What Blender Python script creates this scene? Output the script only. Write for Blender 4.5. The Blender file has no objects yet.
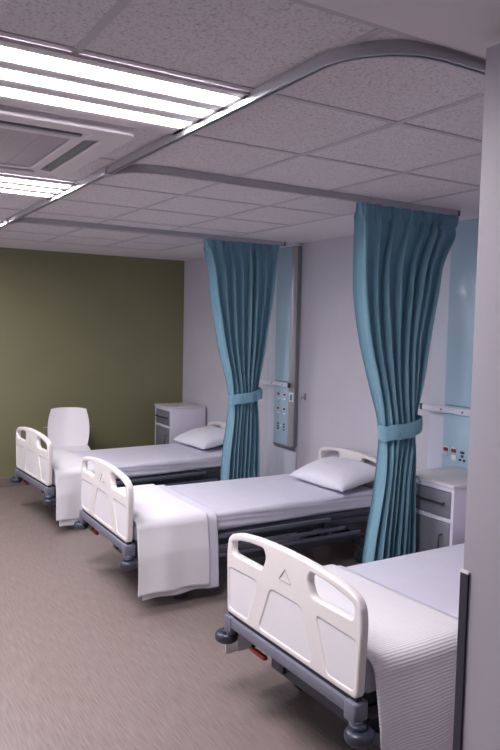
import bpy, bmesh, math, random
from mathutils import Vector, Matrix, noise
random.seed(4)
C = bpy.context.scene.collection
SC = bpy.context.scene
PI = math.pi

# ------------------------------------------------------------------ helpers
def obj(name, me, mat, parent=None, loc=(0, 0, 0), rotz=0.0):
    o = bpy.data.objects.new(name, me)
    C.objects.link(o)
    mats = mat if isinstance(mat, (list, tuple)) else [mat]
    if me and not len(me.materials):
        for m in mats:
            me.materials.append(m)
    o.parent = parent
    o.location = loc
    o.rotation_euler = (0, 0, rotz)
    return o

def finish(bm, smooth=True, ang=40):
    me = bpy.data.meshes.new('mesh')
    bmesh.ops.recalc_face_normals(bm, faces=bm.faces)
    bm.to_mesh(me); bm.free()
    if smooth:
        me.shade_smooth()
        me.set_sharp_from_angle(angle=math.radians(ang))
    return me

def add(bm, other):
    me = bpy.data.meshes.new('t'); other.to_mesh(me); other.free()
    bm.from_mesh(me); bpy.data.meshes.remove(me)

def box(bm, x0, x1, y0, y1, z0, z1, bev=0.0, seg=2, M=None):
    b = bmesh.new()
    bmesh.ops.create_cube(b, size=1)
    for v in b.verts:
        v.co = Vector((x0 + (v.co.x + .5) * (x1 - x0), y0 + (v.co.y + .5) * (y1 - y0), z0 + (v.co.z + .5) * (z1 - z0)))
    if bev > 0:
        bmesh.ops.bevel(b, geom=list(b.edges), offset=bev, segments=seg, affect='EDGES', profile=.5)
    if M is not None:
        bmesh.ops.transform(b, matrix=M, verts=b.verts)
    add(bm, b)

def cyl(bm, p, q, r, r2=None, n=16, bev=0.0):
    p = Vector(p); q = Vector(q); d = q - p
    b = bmesh.new()
    bmesh.ops.create_cone(b, cap_ends=True, segments=n, radius1=r, radius2=r if r2 is None else r2, depth=d.length)
    if bev > 0:
        ed = [e for e in b.edges if abs(e.verts[0].co.z - e.verts[1].co.z) < 1e-6]
        bmesh.ops.bevel(b, geom=ed, offset=bev, segments=3, affect='EDGES', profile=.5)
    M = Matrix.Translation((p + q) / 2) @ d.to_track_quat('Z', 'Y').to_matrix().to_4x4()
    bmesh.ops.transform(b, matrix=M, verts=b.verts)
    add(bm, b)

def tube(bm, pts, r, n=10):
    """round tube swept along a list of points"""
    pts = [Vector(p) for p in pts]
    rings = []
    prev = None
    for i, p in enumerate(pts):
        t = (pts[min(i + 1, len(pts) - 1)] - pts[max(i - 1, 0)]).normalized()
        if prev is None:
            a = t.orthogonal().normalized()
        else:
            a = (prev - t * prev.dot(t)).normalized()
        prev = a
        b = t.cross(a)
        rings.append([bm.verts.new(p + (a * math.cos(2 * PI * k / n) + b * math.sin(2 * PI * k / n)) * r) for k in range(n)])
    for i in range(len(rings) - 1):
        for k in range(n):
            bm.faces.new((rings[i][k], rings[i][(k + 1) % n], rings[i + 1][(k + 1) % n], rings[i + 1][k]))
    bm.faces.new(rings[0]); bm.faces.new(list(reversed(rings[-1])))

def sweep(bm, path, prof):
    """sweep a closed (side, z) profile along a flat XY path"""
    rings = []
    for i, p in enumerate(path):
        a = Vector(path[max(i - 1, 0)]); b = Vector(path[min(i + 1, len(path) - 1)])
        t = (b - a).normalized(); s = Vector((t.y, -t.x))
        rings.append([bm.verts.new((p[0] + s.x * w, p[1] + s.y * w, z)) for w, z in prof])
    n = len(prof)
    for i in range(len(rings) - 1):
        for k in range(n):
            bm.faces.new((rings[i][k], rings[i][(k + 1) % n], rings[i + 1][(k + 1) % n], rings[i + 1][k]))
    bm.faces.new(rings[0]); bm.faces.new(list(reversed(rings[-1])))

def prism(bm, poly, axis, a, b, bev=0.0):
    """extrude a 2-D polygon; axis 'z': poly=(x,y); 'x': poly=(y,z); 'y': poly=(x,z)"""
    t = bmesh.new()
    def P(p, k):
        return {'z': (p[0], p[1], k), 'x': (k, p[0], p[1]), 'y': (p[0], k, p[1])}[axis]
    lo = [t.verts.new(P(p, a)) for p in poly]; hi = [t.verts.new(P(p, b)) for p in poly]
    t.faces.new(lo); t.faces.new(list(reversed(hi)))
    n = len(poly)
    for i in range(n):
        t.faces.new((lo[i], hi[i], hi[(i + 1) % n], lo[(i + 1) % n]))
    bmesh.ops.recalc_face_normals(t, faces=t.faces)
    if bev > 0:
        bmesh.ops.bevel(t, geom=list(t.edges), offset=bev, segments=2, affect='EDGES', profile=.5)
    add(bm, t)

def rounded(poly, r, n=5):
    """round the corners of a polygon; r may be a number or one per corner"""
    out = []
    N = len(poly)
    for i in range(N):
        p0 = Vector(poly[i - 1]); p = Vector(poly[i]); p1 = Vector(poly[(i + 1) % N])
        rr = r[i] if isinstance(r, (list, tuple)) else r
        d0 = min(rr, (p0 - p).length * .49); d1 = min(rr, (p1 - p).length * .49)
        if rr <= 0:
            out.append(tuple(p)); continue
        a = p + (p0 - p).normalized() * d0; b = p + (p1 - p).normalized() * d1
        for k in range(n + 1):
            t = k / n
            out.append(tuple(a * (1 - t) ** 2 + p * 2 * t * (1 - t) + b * t * t))
    return out

def plate(outer, holes, thick, bev):
    """flat plate with holes and softly rounded edges, standing in the local v-h plane, thickness along u"""
    cu = bpy.data.curves.new('c', 'CURVE'); cu.dimensions = '2D'; cu.fill_mode = 'BOTH'
    for poly in [outer] + holes:
        s = cu.splines.new('POLY'); s.points.add(len(poly) - 1)
        for q, p in zip(s.points, poly):
            q.co = (p[0], p[1], 0, 1)
        s.use_cyclic_u = True
    cu.extrude = thick / 2 - bev; cu.bevel_depth = bev; cu.bevel_resolution = 3; cu.offset = -bev
    o = bpy.data.objects.new('c', cu); C.objects.link(o)
    dg = bpy.context.evaluated_depsgraph_get()
    me = bpy.data.meshes.new_from_object(o.evaluated_get(dg))
    bpy.data.objects.remove(o); bpy.data.curves.remove(cu)
    for v in me.vertices:
        x, y, z = v.co
        v.co = (z, x, y)
    me.shade_smooth(); me.set_sharp_from_angle(angle=math.radians(50))
    me.materials.clear()
    return me

def thing(name, label, cat, loc=(0, 0, 0), rotz=0.0, group=None):
    o = bpy.data.objects.new(name, None); C.objects.link(o)
    o.empty_display_size = .1
    o.location = loc; o.rotation_euler = (0, 0, rotz)
    return tag(o, label, cat, group)

def tag(o, label, cat, group=None):
    o['label'] = label; o['category'] = cat
    if group: o['group'] = group
    return o

def struct(name, bm, mat, smooth=False):
    o = obj(name, finish(bm, smooth), mat)
    o['kind'] = 'structure'
    return o

def dup(root, loc, rotz, label, group=None):
    r = root.copy(); C.objects.link(r); r.location = loc; r.rotation_euler = (0, 0, rotz)
    r['label'] = label
    if group: r['group'] = group
    for ch in list(root.children):
        c = ch.copy(); C.objects.link(c); c.parent = r
        for g in list(ch.children):
            d = g.copy(); C.objects.link(d); d.parent = c
    return r

# ------------------------------------------------------------------ materials
def mat(name, col, rough=.5, metal=0.0, spec=.5, coat=0.0):
    m = bpy.data.materials.new(name); m.use_nodes = True
    b = m.node_tree.nodes['Principled BSDF']
    b.inputs['Base Color'].default_value = (*col, 1)
    b.inputs['Roughness'].default_value = rough
    b.inputs['Metallic'].default_value = metal
    b.inputs['Specular IOR Level'].default_value = spec
    b.inputs['Coat Weight'].default_value = coat
    return m

def nodes(m):
    return m.node_tree.nodes, m.node_tree.links, m.node_tree.nodes['Principled BSDF']

def mottle(m, scale, amt, rough_amt=0.0, bump=0.0, bscale=None, stretch=(1, 1, 1), coord='Object', dist=.002):
    """procedural tone variation and a fine bump"""
    N, L, b = nodes(m)
    tc = N.new('ShaderNodeTexCoord'); mp = N.new('ShaderNodeMapping')
    mp.inputs['Scale'].default_value = stretch
    L.new(tc.outputs[coord], mp.inputs['Vector'])
    nz = N.new('ShaderNodeTexNoise'); nz.inputs['Scale'].default_value = scale; nz.inputs['Detail'].default_value = 4
    L.new(mp.outputs['Vector'], nz.inputs['Vector'])
    c = b.inputs['Base Color'].default_value[:]
    rp = N.new('ShaderNodeValToRGB')
    rp.color_ramp.elements[0].position = .3; rp.color_ramp.elements[1].position = .7
    rp.color_ramp.elements[0].color = tuple(max(0, k * (1 - amt)) for k in c[:3]) + (1,)
    rp.color_ramp.elements[1].color = tuple(min(1, k * (1 + amt)) for k in c[:3]) + (1,)
    L.new(nz.outputs['Fac'], rp.inputs['Fac']); L.new(rp.outputs['Color'], b.inputs['Base Color'])
    if bump:
        n2 = N.new('ShaderNodeTexNoise'); n2.inputs['Scale'].default_value = bscale or scale; n2.inputs['Detail'].default_value = 3
        L.new(mp.outputs['Vector'], n2.inputs['Vector'])
        bp = N.new('ShaderNodeBump'); bp.inputs['Strength'].default_value = bump; bp.inputs['Distance'].default_value = dist
        L.new(n2.outputs['Fac'], bp.inputs['Height']); L.new(bp.outputs['Normal'], b.inputs['Normal'])
    return m

M = {}
M['wall'] = mottle(mat('painted_wall_lavender', (.56, .535, .60), .45), 3, .03, bump=.1, bscale=160)
M['green'] = mottle(mat('painted_wall_olive', (.21, .20, .108), .5), 2, .04, bump=.1, bscale=160)
M['wallgrey'] = mottle(mat('partition_vignette_tone', (.42, .39, .44), .5), 3, .02, bump=.1, bscale=160)  # partition tone darkened to carry the vignette at the frame edge
M['plaster'] = mottle(mat('ceiling_plaster', (.78, .74, .77), .7), 3, .02)
M['grid'] = mat('ceiling_grid_paint', (.54, .51, .55), .5)
M['skirting'] = mottle(mat('vinyl_skirting', (.19, .155, .14), .45), 8, .06)
M['guard'] = mat('corner_guard_vinyl', (.032, .03, .048), .5)
M['guardhighlight'] = mat('corner_guard_highlight', (.75, .73, .76), .4)  # pale colour paints the highlight on the guard's top chamfer
M['plastic'] = mottle(mat('moulded_white_plastic', (.80, .745, .74), .38, coat=.1), 6, .015)
M['panel'] = mottle(mat('white_panel_insert', (.80, .765, .80), .32), 6, .01)
M['groove'] = mat('moulded_mark', (.50, .46, .47), .5)
M['frame'] = mottle(mat('bed_frame_grey_paint', (.195, .195, .255), .38, metal=.2), 12, .04)
M['black'] = mat('black_gap', (.012, .012, .016), .5)
M['dark'] = mottle(mat('slate_steel', (.058, .064, .085), .42, metal=.25), 10, .08)
M['slate'] = mottle(mat('slate_blue_bar', (.115, .12, .165), .4, metal=.2), 10, .05)
M['rubber'] = mottle(mat('dark_rubber', (.035, .04, .062), .28), 20, .1)
M['red'] = mat('shaded_red_pedal_plastic', (.20, .014, .012), .4)  # red darkened to include the shade under the bed
M['chrome'] = mat('chrome', (.62, .62, .66), .22, metal=1)
M['alu'] = mottle(mat('brushed_aluminium', (.52, .515, .55), .32, metal=.7), 200, .06, stretch=(1, .02, 1))
M['slot'] = mat('track_slot', (.05, .05, .06), .5)
M['mattress'] = mottle(mat('mattress_sheet_cotton', (.72, .71, .82), .8), 9, .02, bump=.25, bscale=14, dist=.006)
M['pillow'] = mottle(mat('pillow_cotton', (.78, .77, .85), .8), 9, .02, bump=.3, bscale=16, dist=.008)
M['sheet'] = mottle(mat('sheet_cotton', (.76, .75, .85), .8), 9, .02, bump=.3, bscale=18, dist=.006)
M['laminate'] = mottle(mat('white_laminate', (.71, .68, .80), .35), 5, .015)
M['top'] = mottle(mat('cabinet_top_laminate', (.66, .65, .655), .3), 5, .02)
M['drawer'] = mottle(mat('grey_laminate', (.185, .185, .225), .4), 5, .03)
M['handle'] = mat('dark_bronze_handle', (.10, .09, .085), .35, metal=.8)
M['trunk'] = mottle(mat('trunking_aluminium', (.40, .385, .40), .35, metal=.4), 60, .03, stretch=(1, 1, .03))
M['trunkdark'] = mat('trunking_edge_anodised', (.22, .21, .22), .35, metal=.3)
M['blue'] = mottle(mat('pale_blue_panel', (.36, .50, .62), .3, coat=.15), 3, .04)
M['board'] = mottle(mat('pale_backing_board', (.60, .62, .72), .3), 3, .02)
M['outlet_red'] = mat('outlet_red', (.24, .015, .03), .4)
M['outlet_black'] = mat('outlet_black', (.015, .02, .045), .4)
M['white'] = mat('white_plastic', (.78, .77, .79), .4)
M['acwhite'] = mottle(mat('air_unit_plastic', (.78, .73, .77), .38), 5, .01)
M['acgrey'] = mottle(mat('air_unit_grille', (.50, .46, .50), .5), 5, .02)
M['blade'] = mat('louvre_blade', (.22, .27, .29), .3)
M['cable'] = mat('blue_sticker', (.10, .25, .40), .5)

def lamp_mat():
    m = bpy.data.materials.new('lit_diffuser'); m.use_nodes = True
    N, L, b = nodes(m)
    b.inputs['Base Color'].default_value = (.9, .9, .9, 1)
    b.inputs['Emission Color'].default_value = (1.0, .955, 1.0, 1)
    b.inputs['Emission Strength'].default_value = LAMP
    return m
LAMP = 30.0
M['lamp'] = lamp_mat()

def tile_mat():
    m = mat('mineral_fibre_tile', (.60, .565, .60), .9)
    N, L, b = nodes(m)
    tc = N.new('ShaderNodeTexCoord')
    n1 = N.new('ShaderNodeTexNoise'); n1.inputs['Scale'].default_value = 115; n1.inputs['Detail'].default_value = 5; n1.inputs['Roughness'].default_value = .65
    L.new(tc.outputs['Object'], n1.inputs['Vector'])
    rp = N.new('ShaderNodeValToRGB')
    e = rp.color_ramp.elements
    e[0].position = .34; e[0].color = (.45, .42, .45, 1)
    e[1].position = .47; e[1].color = (.74, .70, .74, 1)
    x = e.new(.72); x.color = (.82, .78, .82, 1)
    L.new(n1.outputs['Fac'], rp.inputs['Fac']); L.new(rp.outputs['Color'], b.inputs['Base Color'])
    bp = N.new('ShaderNodeBump'); bp.inputs['Strength'].default_value = .6; bp.inputs['Distance'].default_value = .004
    L.new(n1.outputs['Fac'], bp.inputs['Height']); L.new(bp.outputs['Normal'], b.inputs['Normal'])
    return m
M['tile'] = tile_mat()

def floor_mat():
    m = mat('streaked_vinyl_floor', (.36, .29, .26), .42)
    N, L, b = nodes(m)
    tc = N.new('ShaderNodeTexCoord')
    mp = N.new('ShaderNodeMapping'); mp.inputs['Scale'].default_value = (150, 8, 1)
    mp.inputs['Rotation'].default_value = (0, 0, math.radians(-4))
    L.new(tc.outputs['Object'], mp.inputs['Vector'])
    n1 = N.new('ShaderNodeTexNoise'); n1.inputs['Scale'].default_value = 1; n1.inputs['Detail'].default_value = 4
    L.new(mp.outputs['Vector'], n1.inputs['Vector'])
    n2 = N.new('ShaderNodeTexNoise'); n2.inputs['Scale'].default_value = 1.3; n2.inputs['Detail'].default_value = 3
    L.new(tc.outputs['Object'], n2.inputs['Vector'])
    rp = N.new('ShaderNodeValToRGB')
    e = rp.color_ramp.elements
    e[0].position = .28; e[0].color = (.170, .130, .118, 1)
    e[1].position = .72; e[1].color = (.262, .207, .190, 1)
    x = e.new(.5); x.color = (.216, .168, .154, 1)
    L.new(n1.outputs['Fac'], rp.inputs['Fac'])
    mx = N.new('ShaderNodeMix'); mx.data_type = 'RGBA'; mx.blend_type = 'MULTIPLY'; mx.inputs[0].default_value = .25
    L.new(rp.outputs['Color'], mx.inputs[6]); L.new(n2.outputs['Color'], mx.inputs[7])
    hs = N.new('ShaderNodeHueSaturation'); hs.inputs['Saturation'].default_value = .95; hs.inputs['Value'].default_value = 1.12
    L.new(rp.outputs['Color'], hs.inputs['Color']); L.new(hs.outputs['Color'], b.inputs['Base Color'])
    bp = N.new('ShaderNodeBump'); bp.inputs['Strength'].default_value = .12; bp.inputs['Distance'].default_value = .001
    L.new(n1.outputs['Fac'], bp.inputs['Height']); L.new(bp.outputs['Normal'], b.inputs['Normal'])
    return m
M['floor'] = floor_mat()

def cloth_mat(name, col, ribs, strength):
    """woven cloth, ribs running along the bed (V of the UV map runs across it)"""
    m = mat(name, col, .85)
    N, L, b = nodes(m)
    b.inputs['Sheen Weight'].default_value = .15
    uv = N.new('ShaderNodeTexCoord')
    wv = N.new('ShaderNodeTexWave'); wv.wave_type = 'BANDS'; wv.bands_direction = 'Y'
    wv.inputs['Scale'].default_value = ribs; wv.inputs['Distortion'].default_value = .6; wv.inputs['Detail'].default_value = 1
    L.new(uv.outputs['UV'], wv.inputs['Vector'])
    nz = N.new('ShaderNodeTexNoise'); nz.inputs['Scale'].default_value = 14; nz.inputs['Detail'].default_value = 4
    L.new(uv.outputs['UV'], nz.inputs['Vector'])
    ad = N.new('ShaderNodeMath'); ad.operation = 'MULTIPLY_ADD'; ad.inputs[1].default_value = 1.2
    L.new(nz.outputs['Fac'], ad.inputs[0]); L.new(wv.outputs['Fac'], ad.inputs[2])
    bp = N.new('ShaderNodeBump'); bp.inputs['Strength'].default_value = strength; bp.inputs['Distance'].default_value = .004
    L.new(ad.outputs[0], bp.inputs['Height']); L.new(bp.outputs['Normal'], b.inputs['Normal'])
    return m
M['blanket'] = cloth_mat('ribbed_blanket_cotton', (.83, .81, .85), 26, .4)

M['blanket_plain'] = cloth_mat('smooth_blanket_cotton', (.85, .83, .87), 60, .12)

def curtain_mat():
    m = mat('teal_curtain_fabric', (.215, .415, .525), .75)
    N, L, b = nodes(m)
    b.inputs['Sheen Weight'].default_value = .25
    tc = N.new('ShaderNodeTexCoord')
    mp = N.new('ShaderNodeMapping'); mp.inputs['Scale'].default_value = (300, 300, 40)
    L.new(tc.outputs['Object'], mp.inputs['Vector'])
    nz = N.new('ShaderNodeTexNoise'); nz.inputs['Scale'].default_value = 1
    L.new(mp.outputs['Vector'], nz.inputs['Vector'])
    bp = N.new('ShaderNodeBump'); bp.inputs['Strength'].default_value = .15; bp.inputs['Distance'].default_value = .001
    L.new(nz.outputs['Fac'], bp.inputs['Height']); L.new(bp.outputs['Normal'], b.inputs['Normal'])
    tr = N.new('ShaderNodeBsdfTranslucent'); tr.inputs['Color'].default_value = (.16, .36, .45, 1)
    mx = N.new('ShaderNodeMixShader'); mx.inputs['Fac'].default_value = .15
    out = N['Material Output']
    L.new(b.outputs['BSDF'], mx.inputs[1]); L.new(tr.outputs['BSDF'], mx.inputs[2]); L.new(mx.outputs['Shader'], out.inputs['Surface'])
    return m
M['curtain'] = curtain_mat()

# ------------------------------------------------------------------ the room
XR, YB, ZC = 3.735, 7.68, 2.544
XL, YF = -2.6, -1.6
def slab(*a):
    bm = bmesh.new(); box(bm, *a); return bm
struct('floor', slab(XL - .1, XR + .1, YF - .1, YB + .1, -.1, 0), M['floor'])
struct('wall_right', slab(XR, XR + .1, YF - .1, YB + .1, 0, ZC + .1), M['wall'])
struct('wall_back', slab(XL - .1, XR, YB, YB + .1, 0, ZC + .1), M['green'])
# left wall with unseen windows, added for daylight fill from the left
WZ0, WZ1 = .85, 2.25
WINS = [(2.4, 4.4), (4.9, 7.1)]
bm = bmesh.new()
box(bm, XL - .1, XL, YF, YB, 0, WZ0); box(bm, XL - .1, XL, YF, YB, WZ1, ZC + .1)
ys = [YF] + [k for w_ in WINS for k in w_] + [YB]
for a, b in zip(ys[::2], ys[1::2]): box(bm, XL - .1, XL, a, b, WZ0, WZ1)
struct('wall_left', bm, M['wall'])
for n_, (a, b) in enumerate(WINS):
    bm = bmesh.new()
    for y in (a, (a + b) / 2 - .02, b - .04): box(bm, XL - .08, XL - .03, y, y + .04, WZ0, WZ1, .004)
    for z in (WZ0, WZ1 - .04): box(bm, XL - .08, XL - .03, a, b, z, z + .04, .004)
    struct('unseen_window_%d' % (n_ + 1), bm, M['plaster'])
struct('wall_front', slab(XL, XR, YF - .1, YF, 0, ZC + .1), M['drawer'])  # unseen wall, coloured dark to cut bounce onto the nearest bed
# ceiling: suspended tiles on the left, a plain plaster margin along the right and the back, plaster soffit in front
GX = [3.02 - .6 * k for k in range(0, 10)]
GY = [1.975 + .605 * k for k in range(0, 9)]
GX1, GYL = GX[0], GY[-1]
SOF = 1.362
bm = bmesh.new(); box(bm, XL, GX1, SOF, GYL, ZC, ZC + .02); struct('ceiling', bm, M['tile'])
bm = bmesh.new()
box(bm, GX1, XR, SOF, YB, ZC - .002, ZC + .02); box(bm, XL, GX1, GYL, YB, ZC - .002, ZC + .02)
struct('trim_1', bm, M['plaster'])
bm = bmesh.new()
for x in GX:
    if x > XL: box(bm, x - .012, x + .012, SOF, GYL, ZC - .004, ZC + .005)
for y in GY:
    box(bm, XL, GX1, y - .0121, y + .0121, ZC - .0034, ZC + .0047)
struct('trim_2', bm, M['grid'])
# plaster soffit with its edge trim (front of the room)
bm = bmesh.new(); box(bm, XL, XR, YF, SOF, ZC - .012, ZC + .1); struct('trim_3', bm, M['plaster'])
bm = bmesh.new(); box(bm, XL, XR, SOF, SOF + .03, ZC - .006, ZC + .02); struct('trim_4', bm, M['grid'])
# the partition end beside the camera
PX, PY = 1.435, 1.245
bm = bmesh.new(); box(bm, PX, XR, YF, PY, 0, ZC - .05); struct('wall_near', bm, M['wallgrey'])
# dark infill between partition and soffit, standing in for the shaded gap
bm = bmesh.new(); box(bm, PX + .03, XR, YF, PY - .03, ZC - .05, ZC - .012); struct('trim_5', bm, M['skirting'])
# corner guard on the partition edge
bm = bmesh.new()
prism(bm, rounded([(PX - .006, PY + .006), (PX - .006, PY - .022), (PX + .0, PY - .022), (PX + .0, PY), (PX + .05, PY), (PX + .05, PY + .006)], .003), 'z', .0, 1.150)
o = struct('trim_6', bm, M['guard'])
bm = bmesh.new()
prism(bm, [(PX - .006, PY + .006), (PX - .006, PY - .022), (PX, PY - .022), (PX, PY), (PX + .05, PY), (PX + .05, PY + .006)], 'z', 1.150, 1.157)
struct('trim_7', bm, M['guardhighlight'])  # thin painted highlight along the top of the guard
# coved skirting
def skirt(name, x0, x1, y0, y1):
    bm = bmesh.new(); box(bm, x0, x1, y0, y1, 0, .1, .003); struct(name, bm, M['skirting'])
skirt('baseboard_back', XL, XR - .02, YB - .014, YB)
skirt('baseboard_right', XR - .014, XR, PY, YB)
skirt('baseboard_left', XL, XL + .014, YF, YB - .014)

# ------------------------------------------------------------------ ceiling lights
def ceiling_light(x0, x1, y0, label):
    y1 = y0 + .605
    t = thing('ceiling_light', label, 'ceiling light', ((x0 + x1) / 2, (y0 + y1) / 2, ZC), 0, 'strip lights in the tiled ceiling')
    hx = (x1 - x0) / 2 - .014; hy = .288
    strips = [(-.247, -.140), (-.070, .022), (.100, .190)]
    bm = bmesh.new()
    zb = -.016
    box(bm, -hx, hx, -hy, strips[0][0], zb, -.005, .001); box(bm, -hx, hx, strips[2][1], hy, zb, -.005, .001)
    box(bm, -hx, -hx + .03, -hy, hy, zb, -.005, .003); box(bm, hx - .03, hx, -hy, hy, zb, -.005, .003)
    for a, b in ((strips[0][1], strips[1][0]), (strips[1][1], strips[2][0])):
        box(bm, -hx, hx, a, b, zb, -.005, .004)
    obj('housing', finish(bm), M['acwhite'], t)
    for a, b in strips:
        bm = bmesh.new(); box(bm, -hx + .03, hx - .03, a + .001, b - .001, -.012, -.006)
        o = obj('light_strip', finish(bm), M['lamp'], t); o['label'] = 'glowing white light strip'
    return t
ceiling_light(.03, 1.22, GY[0], 'three-strip ceiling light nearest the camera, in front of the air conditioner')
ceiling_light(.03, 1.22, GY[3], 'three-strip ceiling light just beyond the air conditioner')
ceiling_light(.03, 1.22, GY[6], 'three-strip ceiling light farthest away, near the green wall')

# ------------------------------------------------------------------ air conditioner (ceiling cassette)
ac = thing('air_conditioner', 'white square air conditioner set in the ceiling between two strip lights', 'air conditioner', (.545, 3.12, ZC))
H = .515
outer = rounded([(-H, -H), (H, -H), (H, H), (-H, H)], .06)
# louvre slots along the four sides
def slot_poly(k):
    p = [(-.335, -.362), (.335, -.362), (.36, -.422), (-.36, -.422)]
    c, s = math.cos(k * PI / 2), math.sin(k * PI / 2)
    return [(x * c - y * s, x * s + y * c) for x, y in p]
me = plate(outer, [rounded(slot_poly(k), .012) for k in range(4)] + [rounded([(-.315, -.315), (.315, -.315), (.315, .315), (-.315, .315)], .03)], .035, .007)
for v in me.vertices:
    u, a, b = v.co; v.co = (a, b, u - .018)
me.flip_normals() if False else None
obj('casing', me, M['acwhite'], ac)
bm = bmesh.new()
box(bm, -.308, .308, -.308, .308, -.03, -.012, .004)
for k in range(-2, 3):
    box(bm, k * .10 - .003, k * .10 + .003, -.30, .30, -.032, -.028)
obj('grille', finish(bm), M['acgrey'], ac)
bm = bmesh.new()
for k in range(4):
    prism(bm, slot_poly(k), 'z', -.008, -.003)
o = obj('air_duct', finish(bm), M['black'], ac); o['label'] = 'dark air slots'
for k in range(4):
    bm = bmesh.new()
    box(bm, -.33, .33, -.022, .022, -.002, .002, .001, M=Matrix.Rotation(k * PI / 2, 4, 'Z') @ Matrix.Translation((0, -.392, -.016)) @ Matrix.Rotation(math.radians(70 if k == 0 else 30), 4, 'X'))
    obj('louvre', finish(bm), M['blade'], ac)

# ------------------------------------------------------------------ curtain tracks
TX = 1.205
W2, ZT0 = .013, ZC - .036
prof = [(-W2, ZC - .001), (W2, ZC - .001), (W2, ZT0), (.005, ZT0), (.005, ZT0 + .012), (-.005, ZT0 + .012), (-.005, ZT0), (-W2, ZT0)]
def arc(cx, cy, r, a0, a1, n=16):
    return [(cx + r * math.cos(a0 + (a1 - a0) * k / n), cy + r * math.sin(a0 + (a1 - a0) * k / n)) for k in range(n + 1)]
path = [(TX, 7.64)] + [(TX, 7.5 - .25 * k) for k in range(0, 24)] + arc(TX + .24, 1.392 + .24, .24, PI, 1.5 * PI) + [(2.2, 1.392), (3.70, 1.392)]
bm = bmesh.new(); sweep(bm, path, prof)
t = thing('curtain_track', 'long aluminium curtain track along the ceiling, curving right at the camera end', 'curtain track', (TX, 4, ZC))
o = obj('rail', finish(bm, ang=35), M['alu'], t, (-TX, -4, -ZC))
def side_track(y, xe, label):
    t = thing('curtain_track', label, 'curtain track', (TX, y, ZC))
    bm = bmesh.new()
    sweep(bm, arc(TX + .24, y + .24, .24, PI + .12, 1.5 * PI) + [(TX + .24 + (xe - TX - .24) * k / 8, y) for k in range(1, 9)], prof)
    obj('rail', finish(bm, ang=35), M['alu'], t, (-TX, -y, -ZC))
    bm = bmesh.new(); box(bm, TX - .02, TX + .02, y + .16, y + .23, ZT0 - .003, ZC - .002, .003)
    obj('joint_clamp', finish(bm), M['alu'], t, (-TX, -y, -ZC))
    bm = bmesh.new(); box(bm, xe - .004, xe + .012, y - .016, y + .016, ZT0 - .002, ZC - .002, .003)
    obj('end_cap', finish(bm), M['slot'], t, (-TX, -y, -ZC))
Y2, Y3 = 3.17, 5.29
side_track(Y2, 3.45, 'side curtain track carrying the blue curtain beside the nearest bed')
side_track(Y3, 3.56, 'side curtain track carrying the blue curtain beyond the middle bed')

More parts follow.
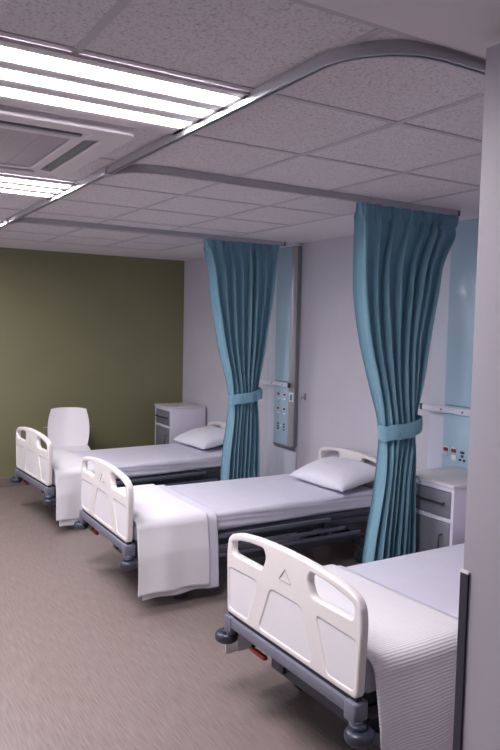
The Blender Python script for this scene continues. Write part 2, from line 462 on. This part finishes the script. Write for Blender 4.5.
# ------------------------------------------------------------------ curtains
def lerp_table(tab, z):
    for (z0, a), (z1, b) in zip(tab, tab[1:]):
        if z <= z0 and z >= z1:
            t = (z0 - z) / (z0 - z1); return a + (b - a) * t
    return tab[0][1] if z > tab[0][0] else tab[-1][1]
def smooth_table(tab, z, d=.05):
    return sum(lerp_table(tab, z + k * d) for k in (-2, -1, 0, 1, 2)) / 5
def curtain(name, y, zt, zb, left, right, zw, seed, label, flap_side):
    rnd = random.Random(seed)
    t = thing(name, label, 'curtain', ((left[0][1] + right[0][1]) / 2, y, 0), 0, 'blue curtains tied back in the middle')
    ox, oy = t.location.x, t.location.y
    nf = 8
    # uneven pleats
    knots = [0]
    for k in range(nf): knots.append(knots[-1] + rnd.uniform(.65, 1.4))
    knots = [k / knots[-1] for k in knots]
    depth = [rnd.uniform(.6, 1.3) for k in range(nf + 1)]
    NU, NV = 320, 90
    bm = bmesh.new(); grid = []
    for j in range(NV + 1):
        z = zt - (zt - zb) * j / NV
        xl = smooth_table(left, z); xr = smooth_table(right, z)
        w = xr - xl
        dz = z - zw
        near = math.exp(-(dz / .16) ** 2)
        amp = (.030 + .024 * min(1, (zt - z) / .5)) * (1 - .45 * near)
        belly = .05 * near
        row = []
        for i in range(NU + 1):
            u = i / NU
            k = max(q for q in range(nf) if knots[q] <= u + 1e-9)
            f = (u - knots[k]) / (knots[k + 1] - knots[k])
            d = depth[k] * (1 - f) + depth[k + 1] * f
            wav = math.cos(2 * PI * f)
            h = max(0, 1 - (zt - z) / .10)
            yy = amp * d * (wav + .16 * math.sin(4 * PI * f + 5 * u + dz * 1.5)) * (1 - .55 * h)
            yy += .012 * (h ** .5) * math.sin(2 * PI * 34 * u + 3 * math.sin(9 * u)) + .010 * math.exp(-((zt - z - .075) / .014) ** 2)
            yy += .02 * noise.noise(Vector((u * 5, z * 1.3, seed)))
            yy -= belly * math.sin(PI * u) - belly * .3
            xx = xl + w * u + .55 * (w / nf) * math.sin(2 * PI * f) * (1 - h) * .55
            xx += .012 * noise.noise(Vector((u * 4, z * 2, seed + 9)))
            row.append(bm.verts.new((xx - ox, y + yy - oy, z)))
        grid.append(row)
    for j in range(NV):
        for i in range(NU):
            bm.faces.new((grid[j][i], grid[j][i + 1], grid[j + 1][i + 1], grid[j + 1][i]))
    obj('drape', finish(bm, ang=180), M['curtain'], t)
    # tieback band round the waist
    xl = smooth_table(left, zw); xr = smooth_table(right, zw)
    cx = (xl + xr) / 2; a = (xr - xl) / 2 + .020; b = .085
    bm = bmesh.new(); rings = []
    n = 56
    for k in range(n):
        th = 2 * PI * k / n
        px, py = a * math.copysign(abs(math.cos(th)) ** .8, math.cos(th)), b * math.sin(th)
        zz = zw + .16 * px + .004 * math.sin(5 * th)
        wob = .004 * math.sin(7 * th)
        rings.append([bm.verts.new((cx + px * s - ox, y - .012 + (py + wob) * s - oy, zz + dz)) for s, dz in ((1, -.045), (1.03, -.02), (1.03, .02), (1, .045), (.97, .045), (.97, -.045))])
    for k in range(n):
        for q in range(6):
            bm.faces.new((rings[k][q], rings[(k + 1) % n][q], rings[(k + 1) % n][(q + 1) % 6], rings[k][(q + 1) % 6]))
    tb = obj('tieback', finish(bm, ang=60), M['curtain'], t)
    bm = bmesh.new()
    box(bm, -.06, .055, -.004, .004, -.043, .043, .003, M=Matrix.Translation((cx - ox - .035, -b - .018, zw - .008)) @ Matrix.Rotation(-.16, 4, 'Y') @ Matrix.Rotation(-.28, 4, 'Z'))
    obj('fastening_tab', finish(bm), M['curtain'], tb)
    return t
ZTOP = ZT0 - .002
curtain('curtain', Y2, ZTOP, .22,
        [(ZTOP, 2.63), (2.0, 2.66), (1.7, 2.72), (1.4, 2.82), (1.18, 2.90), (1.0, 2.885), (.7, 2.85), (.4, 2.80), (.2, 2.78)],
        [(ZTOP, 3.45), (2.46, 3.56), (2.37, 3.50), (2.24, 3.36), (1.9, 3.29), (1.5, 3.205), (1.24, 3.15), (1.15, 3.165), (.9, 3.165), (.5, 3.18), (.2, 3.19)],
        1.18, 3, 'blue curtain beside the nearest bed, tied back in front of the grey cabinet', 1)
curtain('curtain', Y3, ZTOP, .22,
        [(ZTOP, 2.75), (2.47, 2.74), (2.38, 2.79), (2.3, 2.82), (2.0, 2.85), (1.6, 2.93), (1.3, 3.02), (1.16, 3.05), (1.0, 3.04), (.7, 3.0), (.4, 2.97), (.2, 2.96)],
        [(ZTOP, 3.53), (2.3, 3.50), (2.0, 3.46), (1.6, 3.40), (1.26, 3.33), (1.16, 3.325), (.9, 3.33), (.5, 3.35), (.2, 3.36)],
        1.16, 8, 'blue curtain between the middle bed and the farthest bed, tied back', -1)

# ------------------------------------------------------------------ bedhead service panels
def service_panel(yn, label, kind):
    """vertical trunking: yn = near edge on the wall"""
    zb = .68; zt = ZC - .03
    yb, yf = yn + .07, yn + .31
    t = thing('service_panel', label, 'service panel', (XR, yn, 0), 0, 'bedhead service panels')
    def L(x, y): return (x - XR, y - yn)
    fx = 3.665
    bm = bmesh.new(); box(bm, -.018, -.001, -.0, .50, .02, zt, .003)
    obj('backing_board', finish(bm), M['board'], t)
    bm = bmesh.new()
    poly = rounded([L(3.725, yn), L(3.685, yn + .003), L(fx + .002, yb), L(fx + .002, yb - .0), L(fx + .03, yb + .02), L(3.725, yb + .02)], 0)
    prism(bm, poly, 'z', zb - .005, zt, .002)
    obj('side_cover', finish(bm), M['trunk'], t)
    bm = bmesh.new(); box(bm, -.050, -.012, -.006, .004, zb - .005, zt, .002)
    obj('edge_strip', finish(bm), M['trunkdark'], t)
    for z0, z1, n in ((1.272, zt, 'upper_panel'), (zb, 1.268, 'lower_panel')):
        bm = bmesh.new(); box(bm, fx - XR, -.02, .072, .31, z0, z1, .004)
        obj(n, finish(bm), M['blue'], t)
    bm = bmesh.new(); box(bm, -.055, -.012, .31, .335, zb, zt, .004)
    obj('far_trim', finish(bm), M['board'], t)
    # curved end cap
    bm = bmesh.new()
    prism(bm, [(-.018, zb), (-.070, zb), (-.066, zb - .02), (-.055, zb - .036), (-.035, zb - .045), (-.018, zb - .045)], 'y', .005, .31, .002)
    obj('end_cap', finish(bm), M['trunkdark'], t)
    bm = bmesh.new(); box(bm, -.085, -.004, -.01, .345, zt, ZC - .003, .004)
    obj('ceiling_collar', finish(bm), M['board'], t)
    x = fx - XR
    def outlet(y, z, w, h, m, lab, plate_=True):
        bm = bmesh.new()
        if plate_: box(bm, x - .004, x + .002, y - w / 2 - .006, y + w / 2 + .006, z - h / 2 - .006, z + h / 2 + .006, .001)
        else: box(bm, x - .003, x + .002, y - w / 2, y + w / 2, z - h / 2, z + h / 2, .001)
        o = obj('gas_outlet' if m is M['outlet_red'] else 'socket', finish(bm), M['white'] if plate_ else m, t)
        if plate_:
            b2 = bmesh.new(); box(b2, x - .009, x - .003, y - w / 2, y + w / 2, z - h / 2, z + h / 2, .001)
            c = obj('insert', finish(b2), m, o)
        o['label'] = lab
        return o
    if kind == 'a':
        for z in (1.150, 1.015):
            for y in (.125, .225):
                outlet(y, z, .030, .020, M['outlet_red'], 'small red gas outlet')
                bm = bmesh.new(); box(bm, x - .003, x + .001, y - .02, y + .02, z - .05, z - .036)
                obj('outlet_tag', finish(bm), M['white'], t)
        for y in (.13, .23):
            for z in (.87, .845, .82):
                outlet(y, z, .026, .014, M['outlet_black'], 'black power socket pin holes', False)
        bm = bmesh.new(); box(bm, x - .003, x + .001, .165, .195, .85, .862)
        obj('outlet_tag', finish(bm), M['white'], t)
    else:
        for y in (.285 - .01, .205):
            outlet(y, .965, .038, .026, M['outlet_red'], 'small red gas outlet')
        bm = bmesh.new(); box(bm, x - .004, x + .001, .185, .225, .90, .935, .001); obj('outlet_tag', finish(bm), M['white'], t)
        bm = bmesh.new(); box(bm, x - .003, x + .001, .262, .29, .925, .932, .001); obj('outlet_tag', finish(bm), M['white'], t)
        for y, z, w in ((.132, .962, .036), (.132, .937, .022), (.15, .91, .02), (.114, .909, .02)):
            outlet(y, z, w, .016, M['outlet_black'], 'black power socket pin hole', False)
    # sticker on the slanted side cover
    A = Vector((3.685 - XR, .003, 0)); B = Vector((fx - XR, .07, 0))
    d = (B - A).normalized(); nrm = Vector((-d.y, d.x, 0))
    if nrm.x > 0: nrm = -nrm
    ctr = A + d * .035 + nrm * .001
    rot = Matrix(((d.x, nrm.x, 0, 0), (d.y, nrm.y, 0, 0), (0, 0, 1, 0), (0, 0, 0, 1)))
    zs = 1.135 if kind == 'a' else 1.125
    bm = bmesh.new(); box(bm, -.026, .026, -.002, .003, -.042, .042, .001, M=Matrix.Translation((ctr.x, ctr.y, zs)) @ rot)
    st = obj('sticker', finish(bm), M['white'], t); st['label'] = 'white sticker with a blue symbol'
    bm = bmesh.new()
    cyl(bm, (ctr.x, ctr.y, zs + .012) , Vector((ctr.x, ctr.y, zs + .012)) + nrm * .005, .015, n=16)
    box(bm, -.013, .013, .002, .005, -.03, .002, .001, M=Matrix.Translation((ctr.x, ctr.y, zs)) @ rot)
    obj('symbol', finish(bm), M['cable'], st)
    return t
PA, PB = 5.24, 3.10
service_panel(PA, 'pale blue service panel on the wall beside the curtain beyond the middle bed', 'a')
service_panel(PB, 'pale blue service panel above the cabinet of the nearest bed', 'b')

def equipment_rail(y0, y1, z, label, screws):
    t = thing('equipment_rail', label, 'wall rail', (3.64, (y0 + y1) / 2, z), 0, 'horizontal equipment rails on the service panels')
    h = (y1 - y0) / 2
    bm = bmesh.new(); box(bm, -.006, .006, -h, h, -.02, .02, .002)
    obj('bar', finish(bm), M['board'], t)
    for s in (-h, h):
        bm = bmesh.new(); box(bm, -.008, .008, s - .012, s + .012, -.022, .022, .003); obj('end_cap', finish(bm), M['rubber'], t)
    for y in screws:
        bm = bmesh.new(); cyl(bm, (-.009, y, 0), (-.004, y, 0), .008, n=12); obj('screw', finish(bm), M['trunkdark'], t)
    for y in screws:
        bm = bmesh.new(); cyl(bm, (.004, y, 0), (.024, y, 0), .010, n=12); obj('spacer', finish(bm), M['chrome'], t)
equipment_rail(5.27, 5.79, 1.245, 'horizontal rail across the service panel beyond the middle bed', (-.16, .02))
equipment_rail(3.02, 3.60, 1.238, 'horizontal rail across the service panel above the cabinet', (-.09, .10))
# little wall hook right of the far service panel
bm = bmesh.new()
box(bm, -.004, 0, -.012, .012, -.03, .03, .001)
tube(bm, [(-.002, 0, -.005), (-.03, 0, -.005), (-.04, 0, -.02), (-.04, 0, .01)], .004)
tag(obj('wall_hook', finish(bm), M['trunkdark'], None, (XR, 5.14, 1.15)), 'small dark hook on the wall right of the far service panel', 'hook')

# ------------------------------------------------------------------ bedside cabinets
def cabinet(x, y, label):
    D, Wd, Hc = .44, .42, .86
    t = thing('bedside_cabinet', label, 'cabinet', (x, y, 0), 0, 'white bedside cabinets with grey fronts')
    bm = bmesh.new()
    th = .022
    box(bm, 0, D, 0, th, .09, Hc - .022, .002); box(bm, 0, D, Wd - th, Wd, .09, Hc - .022, .002)
    box(bm, .0, D, th, Wd - th, .09, .112, .002); box(bm, D - .012, D, th, Wd - th, .11, Hc - .022)
    box(bm, 0, D, th, Wd - th, Hc - .05, Hc - .022, .002); box(bm, 0, D, th, Wd - th, .62, .645, .002)
    obj('body', finish(bm), M['laminate'], t)
    bm = bmesh.new(); box(bm, -.012, D + .002, -.008, Wd + .008, Hc - .022, Hc, .006); obj('top', finish(bm), M['top'], t)
    bm = bmesh.new(); box(bm, .0, .018, th + .003, Wd - th - .003, .648, Hc - .053, .002); dr = obj('drawer', finish(bm), M['drawer'], t)
    bm = bmesh.new()
    tube(bm, [(.002, .075, .735), (-.025, .075, .735)], .005); tube(bm, [(.002, Wd - .075, .735), (-.025, Wd - .075, .735)], .005)
    tube(bm, [(-.025, .06, .735), (-.025, Wd - .06, .735)], .006); obj('handle', finish(bm), M['handle'], dr)
    bm = bmesh.new(); box(bm, .0, .018, th + .003, Wd - th - .003, .115, .617, .002); d = obj('door', finish(bm), M['drawer'], t)
    bm = bmesh.new()
    tube(bm, [(.002, .085, .54), (-.022, .085, .54), (-.026, .085, .535), (-.026, .085, .40), (-.022, .085, .395), (.002, .085, .395)], .005)
    obj('handle', finish(bm), M['handle'], d)
    for cx in (.05, D - .05):
        for cy in (.05, Wd - .05):
            bm = bmesh.new()
            cyl(bm, (cx, cy - .012, .03), (cx, cy + .012, .03), .03, n=20, bev=.004); box(bm, cx - .018, cx + .018, cy - .018, cy + .018, .05, .092, .003)
            obj('caster', finish(bm), M['rubber'], t)
    return t
cab = cabinet(3.205, 2.875, 'white bedside cabinet with grey drawer and door, between curtain and partition')
dup(cab, (3.27, 7.02, 0), 0, 'white bedside cabinet with grey fronts in the corner by the green wall')

# ------------------------------------------------------------------ hospital bed
LB = 2.10
FB = .446
def board_mesh():
    # outline of the moulded end board in (v, h above its lower edge)
    top = [(.452, .372), (.36, .397), (.24, .412), (.12, .419), (0, .421), (-.12, .419), (-.24, .412), (-.36, .397), (-.452, .372)]
    outer = rounded([(-.458, 0), (-.472, .30)] + top[::-1] + [(.472, .30), (.458, 0)], [.03, .05, .045] + [.02] * 7 + [.045, .05, .03])
    hl = rounded([(.424, .288), (.427, .344), (.36, .364), (.27, .378), (.165, .384), (.146, .345), (.176, .288)], [.02, .02, .03, .03, .016, .03, .016])
    hr = [(-x, y) for x, y in hl][::-1]
    # three recessed panels
    pc = rounded([(-.185, .028), (.185, .028), (.105, .222), (-.105, .222)], .022)
    pl = rounded([(.285, .028), (.436, .028), (.444, .214), (.212, .222)], .02)
    pr = [(-x, y) for x, y in pl][::-1]
    return outer, [hl, hr], [pc, pl, pr]
outer, thru, pans = board_mesh()
board_shell = plate(outer, thru + pans, .038, .009)
board_shell.materials.append(M['plastic'])
pan_mesh = []
for p in pans:
    c = [sum(q[0] for q in p) / len(p), sum(q[1] for q in p) / len(p)]
    pp = [(c[0] + (x - c[0]) * 1.02, c[1] + (y - c[1]) * 1.03) for x, y in p]
    m = plate(pp, [], .030, .002); m.materials.append(M['panel']); pan_mesh.append(m)
bm = bmesh.new()
tri = [(.042, .293), (-.042, .293), (0, .345)]
for i in range(3):
    a, b = tri[i], tri[(i + 1) % 3]
    tube(bm, [(-.019, a[0], a[1]), (-.019, b[0], b[1])], .0035, 6)
tri_mesh = finish(bm); tri_mesh.materials.append(M['groove'])

def make_bed(label, loc, rotz):
    t = thing('hospital_bed', label, 'hospital bed', loc, rotz, 'white hospital beds')
    def end_board(name, u, z, flip):
        o = obj(name, board_shell, M['plastic'], t, (u, 0, z), PI if flip else 0)
        for m in pan_mesh: obj('board_panel', m, M['panel'], o)
        k = obj('triangle_mark', tri_mesh, M['groove'], o); k['label'] = 'small moulded triangle mark'
        return o
    end_board('footboard', 0, FB, False)
    hb = end_board('headboard', LB - .02, FB - .075, True); hb.scale = (1, .93, 1)
    # beam carrying the footboard
    bm = bmesh.new()
    box(bm, -.030, .02, -.465, .465, .386, .432, .006)
    obj('foot_beam', finish(bm), M['frame'], t)
    bm = bmesh.new(); box(bm, -.014, .014, -.45, .45, .428, .452); obj('seal', finish(bm), M['black'], t)
    bm = bmesh.new(); box(bm, LB - .04, LB, -.43, .43, .32, .372, .007); obj('head_beam', finish(bm), M['frame'], t)
    for s in (-1, 1):
        bm = bmesh.new()
        box(bm, -.034, .036, s * .432 - .03, s * .432 + .03, .362, .436, .008)
        cyl(bm, (-.008, s * .445, .335), (-.008, s * .445, .37), .024, .027, n=16, bev=.003)
        obj('corner_bracket', finish(bm), M['frame'], t)
        bm = bmesh.new()
        cyl(bm, (-.010, s * .470, .298), (-.010, s * .470, .346), .056, n=28, bev=.018)
        cyl(bm, (-.010, s * .460, .343), (-.010, s * .460, .362), .032, n=20, bev=.007)
        obj('corner_bumper', finish(bm), M['rubber'], t)
    # brake pedal under the beam
    bm = bmesh.new()
    box(bm, -.012, .012, .15, .275, .330, .350, .008)
    o = obj('brake_pedal', finish(bm), M['red'], t); o['label'] = 'red brake pedal'
    bm = bmesh.new(); tube(bm, [(.0, .265, .345), (.03, .27, .36), (.08, .26, .33)], .009); obj('pedal_arm', finish(bm), M['dark'], t)
    # sleeping deck and mattress
    bm = bmesh.new()
    box(bm, .05, LB - .04, -.405, .405, .375, .426, .008)
    for s in (-1, 1): box(bm, .04, LB - .03, s * .39 - .025, s * .39 + .025, .33, .377, .006)
    obj('bed_deck', finish(bm), M['dark'], t)
    b = bmesh.new(); box(b, .05, LB - .06, -.44, .44, .428, .554, .030, 4)
    bmesh.ops.subdivide_edges(b, edges=[e for e in b.edges if e.calc_length() > .3], cuts=30, use_grid_fill=True)
    bmesh.ops.subdivide_edges(b, edges=[e for e in b.edges if .05 < e.calc_length() and abs(e.verts[0].co.z - e.verts[1].co.z) > .05], cuts=8, use_grid_fill=True)
    for v in b.verts:
        n = noise.noise(Vector((v.co.x * 2.2, v.co.y * 2.6, v.co.z * 9)))
        sg = 1 if v.co.y > 0 else -1
        side = abs(v.co.y) > .40
        v.co.y *= 1 - .07 * max(0, v.co.x - .5) / 1.5
        v.co.y += .005 * n * sg; v.co.z += .006 * n if v.co.z > .54 else 0
        if side and v.co.z < .53:
            # lengthwise folds of the tucked sheet
            v.co.y += sg * (.009 * noise.noise(Vector((v.co.x * 1.1, v.co.z * 38 + v.co.x * 1.5, 2.0 + sg))) - .004)
    obj('mattress', finish(b, ang=60), M['mattress'], t)
    # folded-down side rails: three bars each side on two posts
    for s in (-1, 1):
        v = s * .462
        bm = bmesh.new(); box(bm, .45, 1.52, v - .015, v + .015, .392, .420, .007, 3)
        o = obj('side_rail', finish(bm), M['slate'], t)
        for (a, c, h) in ((.50, 1.66, .328), (.58, 1.80, .280)):
            bm = bmesh.new(); box(bm, a, c, v - .014, v + .014, h - .013, h + .013, .007, 3)
            obj('rail_bar', finish(bm), M['slate'], o)
        for u in (.75, 1.50):
            bm = bmesh.new(); box(bm, u, u + .035, v - s * .035 - .012, v - s * .035 + .022, .262, .40, .004)
            obj('rail_post', finish(bm), M['dark'], o)
    # lifting base
    bm = bmesh.new()
    for s in (-1, 1): box(bm, .18, LB - .18, s * .30 - .025, s * .30 + .025, .165, .215, .006)
    for u in (.20, LB - .24): box(bm, u, u + .05, -.40, .40, .145, .20, .006)
    obj('chassis', finish(bm), M['dark'], t)
    for u in (.45, LB - .55):
        bm = bmesh.new()
        for s in (-1, 1):
            tube(bm, [(u, s * .26, .20), (u + .18, s * .26, .36)], .018)
        box(bm, u - .02, u + .02, -.28, .28, .19, .22, .005)
        obj('lift_arm', finish(bm), M['dark'], t)
    for u in (.36, LB - .22):
        for s in (-1, 1):
            bm = bmesh.new()
            v = s * .37
            cyl(bm, (u, v, .10), (u, v, .165), .022, n=14, bev=.003)
            box(bm, u - .035, u + .035, v - .034, v + .034, .095, .12, .008)
            for q in (-1, 1): box(bm, u - .02, u + .05, v + q * .030 - .004, v + q * .030 + .004, .06, .11, .002)
            c = obj('caster', finish(bm), M['dark'], t)
            bm = bmesh.new(); cyl(bm, (u + .02, v - .024, .065), (u + .02, v + .024, .065), .065, n=28, bev=.010)
            obj('wheel', finish(bm), M['rubber'], c)
    return t
BEDS = [((1.626, 2.318, 0), 1.2), ((1.580, 4.395, 0), -.6), ((1.583, 6.27, 0), 3.2)]
bed1 = make_bed('white hospital bed nearest the camera, partly behind the partition', BEDS[0][0], math.radians(BEDS[0][1]))
dup(bed1, BEDS[1][0], math.radians(BEDS[1][1]), 'white hospital bed in the middle, between the two blue curtains')
bed3 = dup(bed1, BEDS[2][0], math.radians(BEDS[2][1]), 'white hospital bed farthest away, next to the green wall and white chair')
LOW = .045          # this bed is wound a little lower
for c_ in bed3.children:
    if c_.name.split('.')[0] not in ('chassis', 'caster', 'lift_arm'): c_.location.z -= LOW

# ------------------------------------------------------------------ bed linen
def drape(name, bed, u0, u1, hn, hf, lift, seed, mt, label, cat, group, wave=.010, thick=.004, skew=0.0, vn=0.0, vf=0.0):
    """cloth lying over the mattress and hanging down on both sides, hems at hn (near) and hf (far)"""
    loc, ang = bed
    dz = -LOW if loc is BEDS[2][0] else 0
    top = .558 + lift + dz; half = .462 + lift
    R = .06
    prof = []
    n = 26
    for k in range(n): # near hang, bottom to top
        prof.append((-half, hn + (top - R - hn) * k / n, 'n'))
    for k in range(9):
        a = PI + (PI / 2) * (-k / 8)
        prof.append((-half + R + R * math.cos(a), top - R + R * math.sin(a), 't'))
    m = 36
    for k in range(1, m):
        prof.append((-half + R + (2 * half - 2 * R) * k / m, top, 't'))
    for k in range(9):
        a = PI / 2 - (PI / 2) * k / 8
        prof.append((half - R + R * math.cos(a), top - R + R * math.sin(a), 't'))
    for k in range(1, n + 1):
        prof.append((half, top - R - (top - R - hf) * k / n, 'f'))
    s = [0]
    for p, q in zip(prof, prof[1:]): s.append(s[-1] + math.hypot(p[0] - q[0], p[1] - q[1]))
    NU = 56
    bm = bmesh.new(); uvl = bm.loops.layers.uv.new('UVMap'); g = []
    for i in range(NU + 1):
        f = i / NU
        row = []
        for j, (v, h, side) in enumerate(prof):
            u = u0 + (u1 - u0) * f
            drop = max(0, top - R - h) / (top - hn)
            u += skew * v + .010 * noise.noise(Vector((v * 3, h * 3, seed + 3)))
            w = wave * 1.3 * drop ** .8; off = (.014 + lift * .5) * min(1, drop * 3)
            ph = noise.noise(Vector((u * 7, 0, seed)))
            if side == 'n':
                vv = v - off - abs(w) * .9 - w * (math.sin(u * 19 + seed) * .6 + ph) - vn * drop; hh = h + (.010 * ph + .006 * math.sin(u * 26 + seed)) * drop ** 2
            elif side == 'f':
                vv = v + off + abs(w) * .9 + w * (math.sin(u * 17 + seed * 2) * .6 + ph) + vf * min(1, 2 * drop); hh = h
            else:
                vv = v; hh = h + .004 * (1 + noise.noise(Vector((u * 4, v * 4, seed))))
            if i == 0 or i == NU: hh -= 0
            row.append((bm.verts.new((u, vv, hh)), (u, s[j])))
        g.append(row)
    for i in range(NU):
        for j in range(len(prof) - 1):
            q = [g[i][j], g[i + 1][j], g[i + 1][j + 1], g[i][j + 1]]
            fc = bm.faces.new([a[0] for a in q])
            for lp, a in zip(fc.loops, q): lp[uvl].uv = a[1]
    bmesh.ops.recalc_face_normals(bm, faces=bm.faces)
    o = obj(name, finish(bm, ang=180), mt, None, loc, math.radians(ang))
    sm = o.modifiers.new('thickness', 'SOLIDIFY'); sm.thickness = thick; sm.offset = 1
    return tag(o, label, cat, group)
GB, GS = 'white blankets folded over the bed feet', 'thin white sheets under the blankets'
drape('bed_sheet', BEDS[0], .07, .64, .10, .22, .003, 1.0, M['sheet'], 'thin white sheet edge under the blanket of the nearest bed', 'sheet', GS, .006, .003, -.02)
drape('blanket', BEDS[0], .04, .60, .06, .19, .012, 2.0, M['blanket'], 'ribbed white blanket hanging over the nearest bed by the partition', 'blanket', GB, .016, .006, -.02, .03, .045)
drape('bed_sheet', BEDS[1], .07, .60, .088, .30, .003, 3.0, M['sheet'], 'thin white sheet hanging just below the blanket of the middle bed', 'sheet', GS, .010, .003)
drape('blanket', BEDS[1], .035, .52, .122, .34, .012, 4.0, M['blanket_plain'], 'white blanket over the foot of the middle bed, hanging nearly to the floor', 'blanket', GB, .010, .006)
drape('bed_sheet', BEDS[2], .07, .52, .05, .30, .003, 5.0, M['sheet'], 'thin white sheet under the blanket of the farthest bed', 'sheet', GS, .008, .003)
drape('blanket', BEDS[2], .035, .44, .11, .34, .012, 6.0, M['blanket_plain'], 'white blanket over the foot of the farthest bed by the white chair', 'blanket', GB, .012, .006)

def pillow(bed, u, v, label, rz, tilt, seed):
    loc, ang = bed
    a, b, h = .245, .325, .10
    n = 28
    bm = bmesh.new(); rows = [[], []]
    for sgn in (0, 1):
        for i in range(n + 1):
            r = []
            for j in range(n + 1):
                p = -1 + 2 * i / n; q = -1 + 2 * j / n
                e = (1 - abs(p) ** 2.6) ** .55 * (1 - abs(q) ** 2.6) ** .55
                pin = 1 - .07 * (1 - abs(q) ** 2) * abs(p) ** 3
                pin2 = 1 - .06 * (1 - abs(p) ** 2) * abs(q) ** 3
                z = h * e * (1 if sgn else -.55)
                z += (.010 * noise.noise(Vector((p * 2 + seed, q * 2, sgn))) + .005 * noise.noise(Vector((p * 6, q * 6, seed)))) * e
                r.append((p * a * pin, q * b * pin2, z))
            rows[sgn].append(r)
    vt = {}
    def V(sgn, i, j):
        edge = i in (0, n) or j in (0, n)
        k = (0 if edge else sgn, i, j)
        if k not in vt: vt[k] = bm.verts.new(rows[sgn][i][j])
        return vt[k]
    for sgn in (0, 1):
        for i in range(n):
            for j in range(n):
                f = [V(sgn, i, j), V(sgn, i + 1, j), V(sgn, i + 1, j + 1), V(sgn, i, j + 1)]
                bm.faces.new(f if sgn else f[::-1])
    o = obj('pillow', finish(bm, ang=180), M['pillow'])
    an = math.radians(ang)
    o.location = (loc[0] + u * math.cos(an) - v * math.sin(an), loc[1] + u * math.sin(an) + v * math.cos(an), .556 + .052 + math.sin(abs(tilt)) * .19 - (LOW if bed is BEDS[2] else 0))
    o.rotation_euler = Matrix.Rotation(an + rz, 3, 'Z').to_4x4().to_3x3().__matmul__(Matrix.Rotation(-tilt, 3, 'Y')).to_euler()
    return tag(o, label, 'pillow', 'white pillows at the bed heads')
pillow(BEDS[1], 1.84, -.13, 'white pillow at the head of the middle bed', .06, .17, 1.3)
pillow(BEDS[2], 1.84, .05, 'white pillow at the head of the farthest bed', .0, .18, 5.1)

# ------------------------------------------------------------------ white armchair by the green wall
ch = thing('chair', 'white plastic chair with metal legs behind the farthest bed, by the green wall', 'chair', (2.155, 7.10, 0), math.radians(-17))
def shell_grid(fn, nu, nv, th):
    bm = bmesh.new(); g = [[bm.verts.new(fn(i / nu, j / nv)) for j in range(nv + 1)] for i in range(nu + 1)]
    for i in range(nu):
        for j in range(nv):
            bm.faces.new((g[i][j], g[i + 1][j], g[i + 1][j + 1], g[i][j + 1]))
    bmesh.ops.recalc_face_normals(bm, faces=bm.faces)
    bmesh.ops.solidify(bm, geom=list(bm.faces), thickness=th)
    return finish(bm, ang=50)
def back_fn(a, b):
    x = -1 + 2 * a
    hw = .185 + .03 * math.sin(PI * min(1, b * 1.05)) ** .8
    z = .46 + .41 * b - .012 * abs(x) ** 4 * (b ** 4)
    y = .16 + .10 * b - .05 * x * x
    return (x * hw, y, z)
obj('backrest', shell_grid(back_fn, 20, 16, .008), M['panel'], ch)
def seat_fn(a, b):
    x = -1 + 2 * a
    hw = .235 - .04 * b
    return (x * hw, -.26 + .42 * b, .455 + .012 * x * x + .015 * (1 - math.cos(PI * b)) / 2 - .02 * max(0, .15 - b) / .15)
obj('seat', shell_grid(seat_fn, 16, 16, .010), M['panel'], ch)
for sx in (-1, 1):
    for (x0, y0, x1, y1) in ((.19, -.20, .245, -.25), (.17, .13, .24, .25)):
        bm = bmesh.new(); tube(bm, [(sx * x0, y0, .452), (sx * x1, y1, .0)], .011); obj('leg', finish(bm), M['chrome'], ch)
bm = bmesh.new(); tube(bm, [(-.26, .235, .66), (-.15, .25, .665), (.15, .25, .665), (.235, .235, .66)], .010); obj('back_rail', finish(bm), M['chrome'], ch)

# ------------------------------------------------------------------ camera
yaw, pit, rol = 0.54857404, 0.07118194, -0.02173031
f = Vector((math.sin(yaw) * math.cos(pit), math.cos(yaw) * math.cos(pit), -math.sin(pit)))
r = Vector((math.cos(yaw), -math.sin(yaw), 0)); d = f.cross(r)
c, s = math.cos(rol), math.sin(rol)
r2 = c * r + s * d; d2 = -s * r + c * d
cam = bpy.data.cameras.new('camera'); co = bpy.data.objects.new('camera', cam); C.objects.link(co)
co.matrix_world = Matrix(((r2.x, -d2.x, -f.x, 0), (r2.y, -d2.y, -f.y, 0), (r2.z, -d2.z, -f.z, 1.789), (0, 0, 0, 1)))
cam.sensor_fit = 'VERTICAL'; cam.sensor_height = 36.0; cam.lens = 36.0 * 700 / 750
cam.clip_start = .05
SC.camera = co

# ------------------------------------------------------------------ light and view
w = bpy.data.worlds.new('world'); SC.world = w; w.use_nodes = True
w.node_tree.nodes['Background'].inputs[0].default_value = (.80, .88, 1.0, 1)
w.node_tree.nodes['Background'].inputs[1].default_value = 1.7
SC.view_settings.view_transform = 'Standard'; SC.view_settings.look = 'None'
SC.view_settings.gamma = 1; SC.view_settings.use_curve_mapping = False
SC.view_settings.exposure = 0.72
